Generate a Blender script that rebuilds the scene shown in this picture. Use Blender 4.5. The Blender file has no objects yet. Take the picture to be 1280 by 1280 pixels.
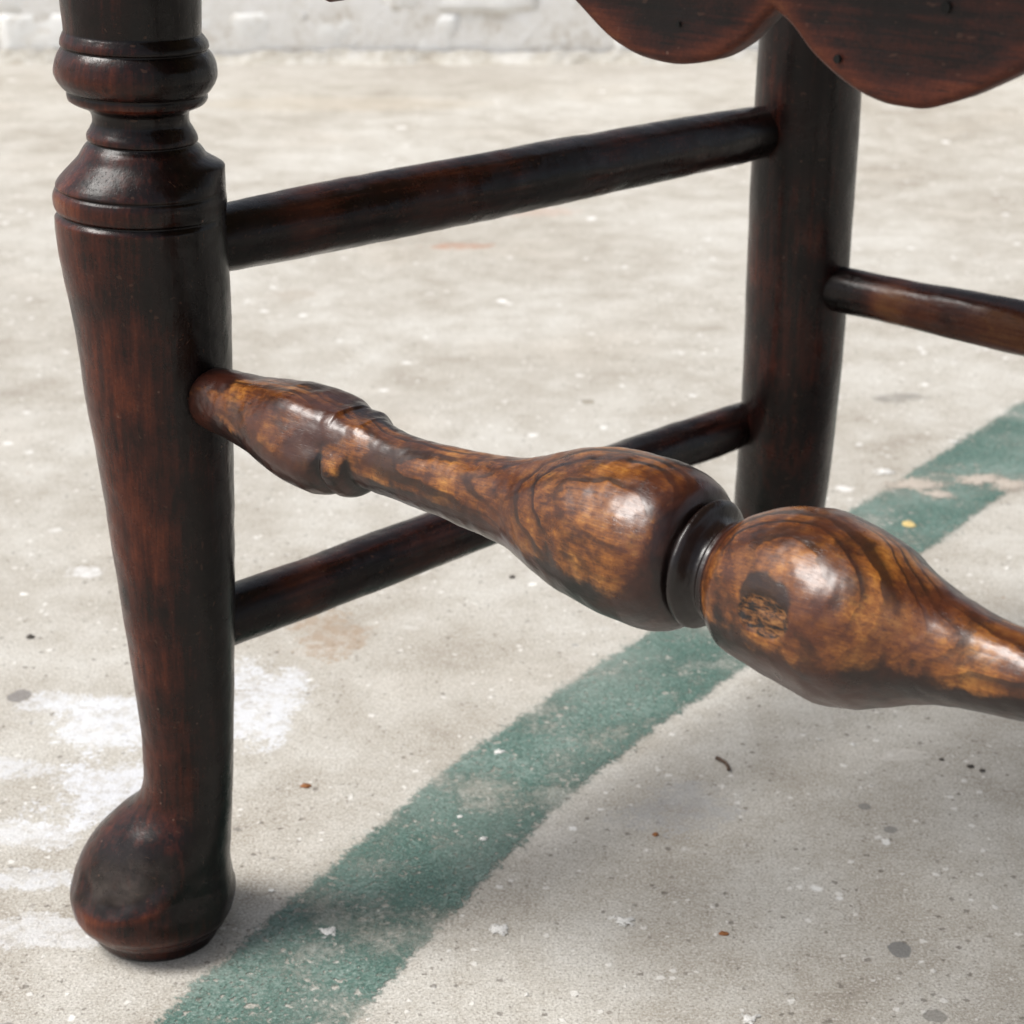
import bpy, math, random
import numpy as np
from mathutils import Vector, Matrix, noise as mnoise

random.seed(7)
rng = np.random.default_rng(7)
scene = bpy.context.scene
COL = scene.collection

# ------------------------------------------------------------------ camera, sky, sun, exposure
PITCH = math.radians(22.2)
CAM_H = 0.44
cd = bpy.data.cameras.new('camera')
cam = bpy.data.objects.new('camera', cd)
COL.objects.link(cam)
cam.location = (0, 0, CAM_H)
cam.rotation_euler = (math.pi / 2 - PITCH, 0, 0)
cd.sensor_width = 36
cd.lens = 67.5
cd.clip_start = 0.01
cd.clip_end = 200
cd.dof.use_dof = True
cd.dof.focus_distance = 0.60
cd.dof.aperture_fstop = 25
scene.camera = cam

SUN_EL = math.radians(56)
SUN_DIR = Vector((-1.0, -0.22, 0)).normalized() * math.cos(SUN_EL) + Vector((0, 0, math.sin(SUN_EL)))
world = bpy.data.worlds.new('World')
scene.world = world
world.use_nodes = True
wn = world.node_tree
wn.nodes.clear()
sky = wn.nodes.new('ShaderNodeTexSky')
sky.sky_type = 'NISHITA'
sky.sun_disc = False
sky.sun_elevation = SUN_EL
sky.sun_rotation = math.atan2(SUN_DIR.x, SUN_DIR.y)
sky.dust_density = 3.0
sky.air_density = 1.0
hs = wn.nodes.new('ShaderNodeHueSaturation')
hs.inputs['Saturation'].default_value = 0.38
bg = wn.nodes.new('ShaderNodeBackground')
bg.inputs['Strength'].default_value = 0.105
wo = wn.nodes.new('ShaderNodeOutputWorld')
wn.links.new(sky.outputs[0], hs.inputs['Color'])
wn.links.new(hs.outputs[0], bg.inputs['Color'])
wn.links.new(bg.outputs[0], wo.inputs['Surface'])

sd_ = bpy.data.lights.new('sun', 'SUN')
sd_.energy = 2.3
sd_.angle = math.radians(24)
sd_.color = (1.0, 0.968, 0.925)
sun = bpy.data.objects.new('sun', sd_)
COL.objects.link(sun)
sun.location = (-2, -1, 3)
sun.rotation_euler = SUN_DIR.to_track_quat('Z', 'Y').to_euler()

scene.view_settings.view_transform = 'Standard'
scene.view_settings.look = 'None'
scene.view_settings.gamma = 1.0
scene.view_settings.exposure = 0.60

# ------------------------------------------------------------------ helpers
def pchip(xs, ys):
    """monotone cubic through the points, as a function of numpy arrays"""
    xs = np.asarray(xs, float); ys = np.asarray(ys, float)
    o = np.argsort(xs); xs = xs[o]; ys = ys[o]
    h = np.diff(xs); d = np.diff(ys) / h
    m = np.zeros_like(xs)
    for i in range(1, len(xs) - 1):
        if d[i - 1] * d[i] > 0:
            w1 = 2 * h[i] + h[i - 1]; w2 = h[i] + 2 * h[i - 1]
            m[i] = (w1 + w2) / (w1 / d[i - 1] + w2 / d[i])
    m[0] = d[0]; m[-1] = d[-1]
    def f(x):
        x = np.clip(np.asarray(x, float), xs[0], xs[-1])
        i = np.clip(np.searchsorted(xs, x) - 1, 0, len(h) - 1)
        s = (x - xs[i]) / h[i]
        return ((1 + 2 * s) * (1 - s) ** 2 * ys[i] + s * (1 - s) ** 2 * h[i] * m[i]
                + s * s * (3 - 2 * s) * ys[i + 1] + s * s * (s - 1) * h[i] * m[i + 1])
    return f

def smooth(a, b, x):
    t = np.clip((np.asarray(x, float) - a) / (b - a), 0, 1)
    return t * t * (3 - 2 * t)

def smin(a, b, k):
    h = np.clip(0.5 + 0.5 * (b - a) / k, 0, 1)
    return b * (1 - h) + a * h - k * h * (1 - h)

def vnoise(P, scale, seed=0.0, octv=3):
    """fractal noise for an (N,3) array, about -1..1"""
    out = np.empty(len(P))
    for i, p in enumerate(P):
        out[i] = mnoise.fractal((p[0] * scale + seed, p[1] * scale + seed * 1.7, p[2] * scale - seed), 1.0, 2.0, octv)
    return out

def link(o, parent=None):
    COL.objects.link(o)
    if parent is not None:
        o.parent = parent
    return o

def tag(o, label=None, cat=None, group=None, kind=None):
    if label: o['label'] = label
    if cat: o['category'] = cat
    if group: o['group'] = group
    if kind: o['kind'] = kind
    return o

def mesh_obj(name, verts, faces, mat, parent=None, smooth_=True):
    me = bpy.data.meshes.new(name)
    me.from_pydata([tuple(v) for v in verts], [], [tuple(f) for f in faces])
    me.validate()
    if smooth_:
        me.polygons.foreach_set('use_smooth', [True] * len(me.polygons))
    if mat: me.materials.append(mat)
    return link(bpy.data.objects.new(name, me), parent)

def grid_normals(V):
    """V: (rows, cols, 3), closed in cols -> unit normals pointing outward"""
    du = np.gradient(V, axis=0)
    dv = np.roll(V, -1, axis=1) - np.roll(V, 1, axis=1)
    N = np.cross(dv, du)
    N /= np.maximum(np.linalg.norm(N, axis=2, keepdims=True), 1e-12)
    c = V.mean(axis=1, keepdims=True)
    s = np.sign(np.sum(N * (V - c)))
    return N * (s if s != 0 else 1)

def tube_pieces(V, pieces, mat, parent, wear=None, cap0=True, cap1=True, root_matrix=None, extra=None):
    """V (rows, cols, 3) closed ring grid, cut by row ranges into a part and its sub-parts.
    pieces: list of (name, row0, row1); the first name is the part, all others its children.
    Normals come from the uncut surface so the cuts do not show."""
    rows, cols = V.shape[:2]
    N = grid_normals(V)
    owner = np.zeros(rows - 1, int)
    for k, (nm, a, b) in enumerate(pieces):
        if k: owner[a:b] = k
    objs = []
    for k, (nm, a, b) in enumerate(pieces):
        rsel = np.where(owner == k)[0]
        used = np.unique(np.concatenate([rsel, rsel + 1]))
        remap = -np.ones(rows, int); remap[used] = np.arange(len(used))
        verts = V[used].reshape(-1, 3)
        nrm = N[used].reshape(-1, 3)
        j = np.arange(cols); j2 = (j + 1) % cols
        F = []
        for r in rsel:
            A = remap[r] * cols; B = remap[r + 1] * cols
            F.append(np.stack([A + j, A + j2, B + j2, B + j], 1))
        F = np.concatenate(F)
        # orient outward
        f0 = F[0]; fn = np.cross(verts[f0[1]] - verts[f0[0]], verts[f0[3]] - verts[f0[0]])
        if fn @ nrm[f0[0]] < 0: F = F[:, ::-1]
        faces = [tuple(int(i) for i in f) for f in F]
        if cap0 and owner[0] == k: faces.append(tuple(range(cols)))
        if cap1 and owner[-1] == k:
            base = remap[rows - 1] * cols
            faces.append(tuple(base + i for i in range(cols)))
        me = bpy.data.meshes.new(nm)
        me.from_pydata(verts.tolist(), [], faces)
        me.polygons.foreach_set('use_smooth', [True] * len(me.polygons))
        if wear is not None:
            at = me.attributes.new('wear', 'FLOAT', 'POINT')
            at.data.foreach_set('value', wear[used].reshape(-1).astype(np.float32))
        for ek, ev in (extra or {}).items():
            at = me.attributes.new(ek, 'FLOAT', 'POINT')
            at.data.foreach_set('value', ev[used].reshape(-1).astype(np.float32))
        me.normals_split_custom_set_from_vertices([tuple(n) for n in nrm])
        me.materials.append(mat)
        o = bpy.data.objects.new(nm, me)
        if k == 0:
            link(o, parent)
            if root_matrix is not None: o.matrix_local = root_matrix
        else:
            link(o, objs[0])
        objs.append(o)
    return objs

# ------------------------------------------------------------------ node helper
class NT:
    def __init__(self, name):
        self.m = bpy.data.materials.new(name)
        self.m.use_nodes = True
        self.t = self.m.node_tree
        self.t.nodes.clear()
        self.out = self.t.nodes.new('ShaderNodeOutputMaterial')
        self.bsdf = self.t.nodes.new('ShaderNodeBsdfPrincipled')
        self.t.links.new(self.bsdf.outputs[0], self.out.inputs['Surface'])
        self.tc = self.t.nodes.new('ShaderNodeTexCoord')
        self.P = self.tc.outputs['Object']
    def _in(self, sock, v):
        if v is None: return
        if isinstance(v, bpy.types.NodeSocket): self.t.links.new(v, sock)
        else:
            if sock.type == 'RGBA' and len(v) == 3: v = (*v, 1)
            sock.default_value = v
    def math(self, op, a, b=None, c=None, clamp=False):
        n = self.t.nodes.new('ShaderNodeMath'); n.operation = op; n.use_clamp = clamp
        for i, v in enumerate((a, b, c)):
            if v is not None: self._in(n.inputs[i], v)
        return n.outputs[0]
    def vmath(self, op, a, b=None, out=0, scale=None):
        n = self.t.nodes.new('ShaderNodeVectorMath'); n.operation = op
        self._in(n.inputs[0], a)
        if b is not None: self._in(n.inputs[1], b)
        if scale is not None: self._in(n.inputs['Scale'], scale)
        return n.outputs[out]
    def xyz(self, v):
        n = self.t.nodes.new('ShaderNodeSeparateXYZ'); self._in(n.inputs[0], v); return n.outputs
    def comb(self, x, y, z):
        n = self.t.nodes.new('ShaderNodeCombineXYZ')
        for i, v in enumerate((x, y, z)): self._in(n.inputs[i], v)
        return n.outputs[0]
    def mul(self, v, s):
        return self.vmath('MULTIPLY', v, s)
    def noise(self, v, scale, detail=4, rough=0.55, dist=0.0, out=0, lac=2.0):
        n = self.t.nodes.new('ShaderNodeTexNoise')
        self._in(n.inputs['Vector'], v); n.inputs['Scale'].default_value = scale
        n.inputs['Detail'].default_value = detail; n.inputs['Roughness'].default_value = rough
        n.inputs['Distortion'].default_value = dist; n.inputs['Lacunarity'].default_value = lac
        return n.outputs[out]
    def voro(self, v, scale, feature='F1', out='Distance', rand=1.0):
        n = self.t.nodes.new('ShaderNodeTexVoronoi'); n.feature = feature
        self._in(n.inputs['Vector'], v); n.inputs['Scale'].default_value = scale
        n.inputs['Randomness'].default_value = rand
        return n.outputs[out]
    def ramp(self, f, stops, interp='LINEAR'):
        n = self.t.nodes.new('ShaderNodeValToRGB'); self._in(n.inputs[0], f)
        cr = n.color_ramp; cr.interpolation = interp
        while len(cr.elements) < len(stops): cr.elements.new(0.5)
        for e, (p, c) in zip(cr.elements, stops):
            e.position = p
            if not hasattr(c, '__len__'): c = (c, c, c)
            e.color = (*c, 1) if len(c) == 3 else c
        return n.outputs[0]
    def step(self, f, a, b):
        n = self.t.nodes.new('ShaderNodeMapRange'); n.interpolation_type = 'SMOOTHSTEP'
        self._in(n.inputs[0], f); n.inputs[1].default_value = a; n.inputs[2].default_value = b
        n.inputs[3].default_value = 0; n.inputs[4].default_value = 1
        return n.outputs[0]
    def mix(self, fac, a, b, mode='MIX'):
        n = self.t.nodes.new('ShaderNodeMix'); n.data_type = 'RGBA'; n.blend_type = mode
        self._in(n.inputs['Factor'], fac); self._in(n.inputs['A'], a) if False else None
        self._in(n.inputs[6], a); self._in(n.inputs[7], b)
        return n.outputs[2]
    def attr(self, name):
        n = self.t.nodes.new('ShaderNodeAttribute'); n.attribute_name = name
        return n.outputs['Fac']
    def bump(self, h, strength=0.3, dist=0.001, normal=None):
        n = self.t.nodes.new('ShaderNodeBump'); n.inputs['Strength'].default_value = strength
        n.inputs['Distance'].default_value = dist
        self._in(n.inputs['Height'], h)
        if normal is not None: self._in(n.inputs['Normal'], normal)
        return n.outputs[0]
    def set(self, **k):
        for a, v in k.items():
            self._in(self.bsdf.inputs[a.replace('_', ' ')], v)
        return self.m

# ------------------------------------------------------------------ materials
def mat_dark_wood(name, axis='Z', red=1.0, gloss=0.30):
    """old dark stained and waxed wood, grain along one local axis, red-brown where rubbed"""
    n = NT(name)
    sc = {'Z': (1, 1, 0.06), 'X': (0.06, 1, 1)}[axis]
    P = n.P
    Pg = n.mul(P, sc)
    wear = n.attr('wear')
    big = n.noise(P, 28, 4, 0.6)
    streak = n.noise(Pg, 420, 5, 0.65)
    streak2 = n.noise(Pg, 1400, 3, 0.6)
    fine = n.noise(P, 900, 3, 0.6)
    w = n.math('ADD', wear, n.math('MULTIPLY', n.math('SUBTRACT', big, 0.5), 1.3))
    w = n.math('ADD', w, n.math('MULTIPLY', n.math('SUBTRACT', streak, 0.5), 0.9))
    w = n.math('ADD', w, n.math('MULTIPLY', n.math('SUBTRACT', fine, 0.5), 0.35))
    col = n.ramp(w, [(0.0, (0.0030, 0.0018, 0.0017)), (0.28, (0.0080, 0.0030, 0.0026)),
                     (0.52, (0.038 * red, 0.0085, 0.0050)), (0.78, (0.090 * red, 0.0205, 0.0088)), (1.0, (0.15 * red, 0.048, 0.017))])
    pores = n.step(streak2, 0.60, 0.70)
    col = n.mix(n.math('MULTIPLY', pores, 0.55), col, (0.008, 0.004, 0.003))
    # dust and scratches: sparse pale specks
    sp = n.voro(P, 210, out='Distance')
    spc = n.voro(P, 210, out='Color')
    spk = n.math('MULTIPLY', n.math('LESS_THAN', sp, 0.10), n.math('GREATER_THAN', n.xyz(spc)[0], 0.93))
    col = n.mix(n.math('MULTIPLY', spk, 0.35), col, (0.20, 0.12, 0.09))
    # fine scratches running across the grain; scuffs with the dish's sky sheen painted in
    scr = n.step(n.noise(n.mul(n.vmath('ADD', P, n.vmath('SCALE', n.noise(P, 12, 2, 0.5, out=1), scale=0.03)), (260, 1500, 420)), 1.0, 1, 0.5), 0.70, 0.74)
    col = n.mix(n.math('MULTIPLY', scr, 0.28), col, (0.11, 0.055, 0.035))
    scuff_sheen = n.math('MULTIPLY', n.attr('scuff_sheen'), n.step(n.noise(n.mul(P, (1, 1, 1.4)), 90, 6, 0.75), 0.30, 0.75))
    col = n.mix(n.math('MULTIPLY', scuff_sheen, 0.75), col, (0.082, 0.062, 0.052))
    rough = n.ramp(n.noise(P, 60, 4, 0.6), [(0.3, gloss - 0.10), (0.7, gloss + 0.12)])
    rough = n.math('ADD', rough, n.math('MULTIPLY', scuff_sheen, 0.10))
    h = n.math('ADD', n.math('MULTIPLY', streak, 0.6), n.math('MULTIPLY', pores, -0.4))
    nb = n.bump(h, 0.22, 0.0005)
    nb = n.bump(n.noise(P, 130, 3, 0.5), 0.28, 0.0012, nb)
    nb = n.bump(fine, 0.16, 0.0003, nb)
    return n.set(Base_Color=col, Roughness=rough, Normal=nb, Specular_IOR_Level=n.math('ADD', 0.28, n.math('MULTIPLY', n.attr('scuff_sheen'), 0.30)))

def mat_figured_wood(name):
    """worn elm stretcher: orange-brown with dark growth rings, dark old finish where feet never rubbed.
    Local X runs along the turning, Y to the back, Z up."""
    n = NT(name)
    P = n.P
    x, y, z = n.xyz(P)[:3]
    wob = n.noise(n.mul(P, (0.5, 1, 1)), 30, 3, 0.5, out=1)
    wob = n.vmath('SCALE', n.vmath('SUBTRACT', wob, (0.5, 0.5, 0.5)), scale=0.0055)
    wob2 = n.noise(n.mul(P, (0.3, 1, 1)), 130, 3, 0.6, out=1)
    wob2 = n.vmath('SCALE', n.vmath('SUBTRACT', wob2, (0.5, 0.5, 0.5)), scale=0.0016)
    Q = n.vmath('ADD', n.vmath('ADD', P, wob), wob2)
    qx, qy, qz = n.xyz(Q)[:3]
    # pith lies behind and below the stretcher, so rings close into ovals on the front of each ball
    a = math.radians(33)
    py = n.math('ADD', qy, n.math('MULTIPLY', qx, 0.018))
    dy = n.math('SUBTRACT', py, 0.050 * math.cos(a))
    dz = n.math('ADD', qz, 0.050 * math.sin(a))
    d = n.math('SQRT', n.math('ADD', n.math('MULTIPLY', dy, dy), n.math('MULTIPLY', dz, dz)))
    d1 = n.math('MULTIPLY', d, 1 / 0.0027)
    jit = n.noise(n.comb(n.math('MULTIPLY', d1, 0.55), n.math('MULTIPLY', x, 4.0), 0.0), 1.0, 2, 0.6)
    d2 = n.math('ADD', d1, n.math('MULTIPLY', jit, 2.3))
    ring = n.math('FRACT', d2)
    rid = n.math('FLOOR', d2)
    wn_ = n.t.nodes.new('ShaderNodeTexWhiteNoise'); wn_.noise_dimensions = '1D'
    n._in(wn_.inputs['W'], rid)
    ringamt = n.math('ADD', 0.62, n.math('MULTIPLY', wn_.outputs['Value'], 0.45))
    line = n.ramp(ring, [(0.0, 0.0), (0.52, 0.05), (0.68, 0.5), (0.76, 1.0), (0.94, 1.0), (1.0, 0.0)])
    grain = n.noise(n.mul(Q, (0.07, 1, 1)), 900, 4, 0.7)
    grain2 = n.noise(n.mul(P, (0.14, 1, 1)), 2200, 2, 0.6)
    blot = n.noise(P, 55, 5, 0.65)
    fine = n.noise(P, 1300, 3, 0.65)
    mid = n.noise(P, 260, 4, 0.7)
    lightness = n.math('ADD', n.math('MULTIPLY', blot, 0.72), n.math('MULTIPLY', mid, 0.28))
    lightness = n.math('ADD', lightness, n.math('MULTIPLY', n.math('SUBTRACT', grain, 0.5), 0.34))
    base = n.ramp(lightness, [(0.33, (0.030, 0.0098, 0.0048)), (0.45, (0.088, 0.027, 0.0085)),
                              (0.55, (0.215, 0.074, 0.0150)), (0.67, (0.41, 0.178, 0.038))])
    lm = n.math('MULTIPLY', n.math('MULTIPLY', line, ringamt, clamp=True), n.step(n.noise(P, 44, 4, 0.65), 0.30, 0.46))
    lm = n.math('MULTIPLY', lm, n.attr('figure'))
    lm = n.math('MULTIPLY', lm, n.math('ADD', 0.62, n.math('MULTIPLY', grain, 0.6)), clamp=True)
    col = n.mix(lm, base, (0.016, 0.0075, 0.005))
    # black speckle of old wax in the pores
    sp = n.step(grain2, 0.58, 0.70)
    col = n.mix(n.math('MULTIPLY', sp, 0.55), col, (0.03, 0.011, 0.006))
    # old finish
    wear = n.attr('wear')
    w = n.math('ADD', wear, n.math('MULTIPLY', n.math('SUBTRACT', blot, 0.5), 1.5))
    w = n.math('ADD', w, n.math('MULTIPLY', n.math('SUBTRACT', mid, 0.5), 0.55))
    fin = n.ramp(n.math('ADD', n.math('MULTIPLY', blot, 0.5), n.math('MULTIPLY', grain, 0.5)),
                 [(0.3, (0.0050, 0.0026, 0.0024)), (0.55, (0.0125, 0.0044, 0.0036)), (0.75, (0.040, 0.0105, 0.0062))])
    wf = n.step(w, 0.22, 0.60)
    col = n.mix(wf, fin, col)
    # mottled red film over parts of the worn wood
    rf = n.step(n.noise(P, 36, 4, 0.6, dist=0.6), 0.44, 0.62)
    col = n.mix(n.math('MULTIPLY', n.math('MULTIPLY', lm, wf), 0.6), col, (0.012, 0.0055, 0.004))
    col = n.mix(n.math('MULTIPLY', rf, 0.52), col, (0.066, 0.0165, 0.0080))
    db = n.step(n.noise(n.mul(P, (0.7, 1, 1)), 58, 5, 0.7, dist=0.5), 0.53, 0.64)
    col = n.mix(n.math('MULTIPLY', db, 0.62), col, (0.015, 0.0065, 0.0048))
    knot = n.attr('knot')
    kc = n.ramp(n.noise(n.mul(P, (0.22, 1, 1)), 800, 5, 0.7), [(0.44, (0.012, 0.007, 0.005)), (0.52, (0.12, 0.045, 0.013)), (0.7, (0.30, 0.14, 0.045))])
    col = n.mix(n.math('MULTIPLY', n.step(n.attr('smudge'), 0.2, 0.8), 0.9), col, (0.012, 0.006, 0.0045))
    col = n.mix(n.step(knot, 0.15, 0.6), col, kc)
    gm = n.step(n.math('ADD', n.attr('grime'), n.math('MULTIPLY', n.math('SUBTRACT', blot, 0.5), 0.9)), 0.15, 0.75)
    col = n.mix(n.math('MULTIPLY', gm, 0.85), col, (0.0050, 0.0030, 0.0027))
    rough = n.ramp(n.noise(P, 90, 4, 0.65), [(0.3, 0.24), (0.7, 0.42)])
    rough = n.math('ADD', rough, n.math('MULTIPLY', knot, 0.3))
    nb = n.bump(n.noise(P, 110, 3, 0.5), 0.20, 0.0010)
    nb = n.bump(n.math('ADD', grain, n.math('MULTIPLY', sp, -0.5)), 0.20, 0.0004, nb)
    nb = n.bump(lm, 0.12, -0.0004, nb)
    nb = n.bump(fine, 0.10, 0.0002, nb)
    return n.set(Base_Color=col, Roughness=rough, Normal=nb, Coat_Weight=0.28, Coat_Roughness=0.20, Specular_IOR_Level=0.38)

def px_floor(x, y, z=0.0):
    """point on the ground seen at a pixel of the 1280 px photograph (used to lay out the stains and the line)"""
    f = 2400.0
    cp, sp = math.cos(PITCH), math.sin(PITCH)
    a = (x - 640) / f; b = (640 - y) / f
    d = (a, cp + b * sp, -sp + b * cp)
    k = (z - CAM_H) / d[2]
    return (d[0] * k, d[1] * k)

def mat_concrete():
    n = NT('old_concrete')
    P = n.P
    big = n.noise(P, 3.2, 5, 0.6)
    mid = n.noise(P, 22, 6, 0.7)
    fin = n.noise(P, 260, 5, 0.75)
    sand = n.noise(P, 900, 3, 0.7)
    v = n.math('ADD', n.math('MULTIPLY', big, 0.36), n.math('MULTIPLY', mid, 0.42))
    v = n.math('ADD', v, n.math('MULTIPLY', fin, 0.22))
    col = n.ramp(v, [(0.34, (0.27, 0.235, 0.19)), (0.45, (0.41, 0.378, 0.325)), (0.54, (0.52, 0.497, 0.448)), (0.66, (0.66, 0.645, 0.605))])
    warm = n.step(n.noise(P, 5.5, 5, 0.65), 0.52, 0.72)
    col = n.mix(n.math('MULTIPLY', warm, 0.24), col, (0.47, 0.39, 0.30))
    # sand grains, light and dark
    col = n.mix(n.math('MULTIPLY', n.step(sand, 0.50, 0.66), 0.60), col, (0.17, 0.145, 0.12))
    col = n.mix(n.math('MULTIPLY', n.step(sand, 0.47, 0.34), 0.55), col, (0.76, 0.73, 0.68))
    sand2 = n.noise(P, 430, 4, 0.8)
    col = n.mix(n.math('MULTIPLY', n.step(sand2, 0.55, 0.70), 0.42), col, (0.20, 0.17, 0.14))
    col = n.mix(n.math('MULTIPLY', n.step(sand2, 0.44, 0.31), 0.40), col, (0.72, 0.70, 0.66))
    # exposed grit: pale and dark specks of several sizes
    def specks(scale, rad, keep, c, amt, warp=0.004):
        nonlocal col
        Pw = n.vmath('ADD', P, n.vmath('SCALE', n.vmath('SUBTRACT', n.noise(P, scale * 2.5, 2, 0.6, out=1), (0.5, 0.5, 0.5)), scale=warp))
        Pw = n.mul(Pw, (1, 1, 0))
        dd = n.voro(Pw, scale); cc = n.xyz(n.voro(Pw, scale, out='Color'))
        r = n.math('MULTIPLY', cc[1], rad)
        k = n.math('GREATER_THAN', cc[0], keep)
        m = n.math('MULTIPLY', k, n.step(n.math('SUBTRACT', r, dd), -0.02, 0.06))
        col = n.mix(n.math('MULTIPLY', m, amt), col, c)
        return m
    s1 = specks(210, 0.38, 0.80, (0.78, 0.76, 0.72), 0.6, 0.003)
    s2 = specks(240, 0.34, 0.80, (0.11, 0.092, 0.075), 0.6, 0.003)
    specks(330, 0.38, 0.84, (0.13, 0.108, 0.088), 0.5, 0.002)
    specks(75, 0.20, 0.84, (0.82, 0.81, 0.78), 0.75, 0.006)
    specks(40, 0.15, 0.86, (0.80, 0.79, 0.76), 0.75, 0.008)
    specks(60, 0.16, 0.88, (0.13, 0.12, 0.11), 0.6, 0.006)
    specks(52, 0.15, 0.90, (0.24, 0.135, 0.07), 0.6, 0.006)
    far = n.step(n.xyz(P)[1], 0.75, 1.3)
    specks(24, 0.17, 0.70, (0.83, 0.82, 0.80), n.math('MULTIPLY', far, 0.85), 0.012)
    specks(60, 0.24, 0.72, (0.82, 0.81, 0.79), n.math('MULTIPLY', far, 0.7), 0.006)
    # known stains: (pixel x, y, radius x m, radius y m, colour, amount, breakup scale)
    stains = [
        (20, 960, .022, .010, (.69, .71, .75), .5, 60), (75, 880, .020, .010, (.69, .71, .75), .55, 60), (45, 1100, .030, .008, (.69, .71, .75), .5, 60),
        (150, 905, .040, .028, (.69, .71, .75), .68, 60), (320, 880, .022, .040, (.69, .71, .75), .68, 60),
        (60, 1165, .046, .011, (.72, .73, .75), .5, 60), (30, 1045, .030, .010, (.72, .735, .765), .5, 55),
        (130, 990, .024, .030, (.69, .71, .755), .68, 55), (110, 715, .010, .008, (.80, .80, .80), .6, 50),
        (415, 795, .022, .030, (.33, .24, .165), .7, 45), (575, 308, .030, .012, (.40, .19, .11), .6, 40),
        (365, 370, .022, .018, (.33, .27, .21), .5, 40), (1120, 497, .022, .008, (.17, .16, .145), .6, 70),
        (1126, 1187, .0050, .0055, (.17, .17, .165), .8, 25), (1081, 1008, .0030, .0032, (.19, .185, .175), .7, 25),
        (1113, 1037, .0030, .0032, (.19, .185, .175), .7, 25), (860, 1010, .026, .020, (.36, .36, .365), .5, 60),
        (735, 502, .005, .006, (.25, .22, .17), .7, 30), (1170, 1270, .0045, .004, (.22, .21, .19), .7, 30),
        (1140, 945, .012, .006, (.60, .57, .52), .7, 60), (650, 265, .060, .020, (.50, .36, .29), .4, 30),
        (24, 870, .006, .007, (.16, .15, .15), .7, 30), (1160, 640, .02, .02, (.45, .44, .42), .3, 30),
        (980, 690, .03, .03, (.30, .26, .2), .0, 30), (430, 130, .20, .05, (.50, .43, .33), .25, 14),
        (620, 90, .8, .10, (.46, .43, .39), .35, 9),
    ]
    nzs = n.math('ADD', n.math('MULTIPLY', n.math('SUBTRACT', n.noise(P, 34, 8, 0.74), 0.5), 3.6),
                 n.math('MULTIPLY', n.math('SUBTRACT', sand2, 0.5), 2.0))
    patch = n.math('ADD', 0.40, n.math('MULTIPLY', n.step(n.noise(P, 120, 6, 0.75), 0.42, 0.54), 0.60))
    nzt = n.math('MULTIPLY', n.math('SUBTRACT', n.noise(P, 90, 4, 0.65), 0.5), 1.2)
    for (px, py, rx, ry, c, amt, bs) in stains:
        if amt == 0: continue
        cx, cy = px_floor(px, py)
        q = n.vmath('SUBTRACT', P, (cx, cy, 0))
        q = n.mul(q, (1 / rx, 1 / ry, 0))
        dd = n.vmath('LENGTH', q, out=1)
        m = n.step(n.math('ADD', dd, nzs if bs >= 40 else nzt), 1.02, 0.86)
        if bs >= 40: m = n.math('MULTIPLY', m, patch)
        col = n.mix(n.math('MULTIPLY', m, amt), col, c)
    h = n.math('ADD', n.math('MULTIPLY', mid, 0.7), n.math('MULTIPLY', fin, 0.5))
    nb = n.bump(h, 0.35, 0.004)
    nb = n.bump(sand, 0.45, 0.0009, nb)
    nb = n.bump(n.math('SUBTRACT', s1, s2), 0.5, 0.0006, nb)
    return n.set(Base_Color=col, Roughness=0.85, Normal=nb, Specular_IOR_Level=0.25)

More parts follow.
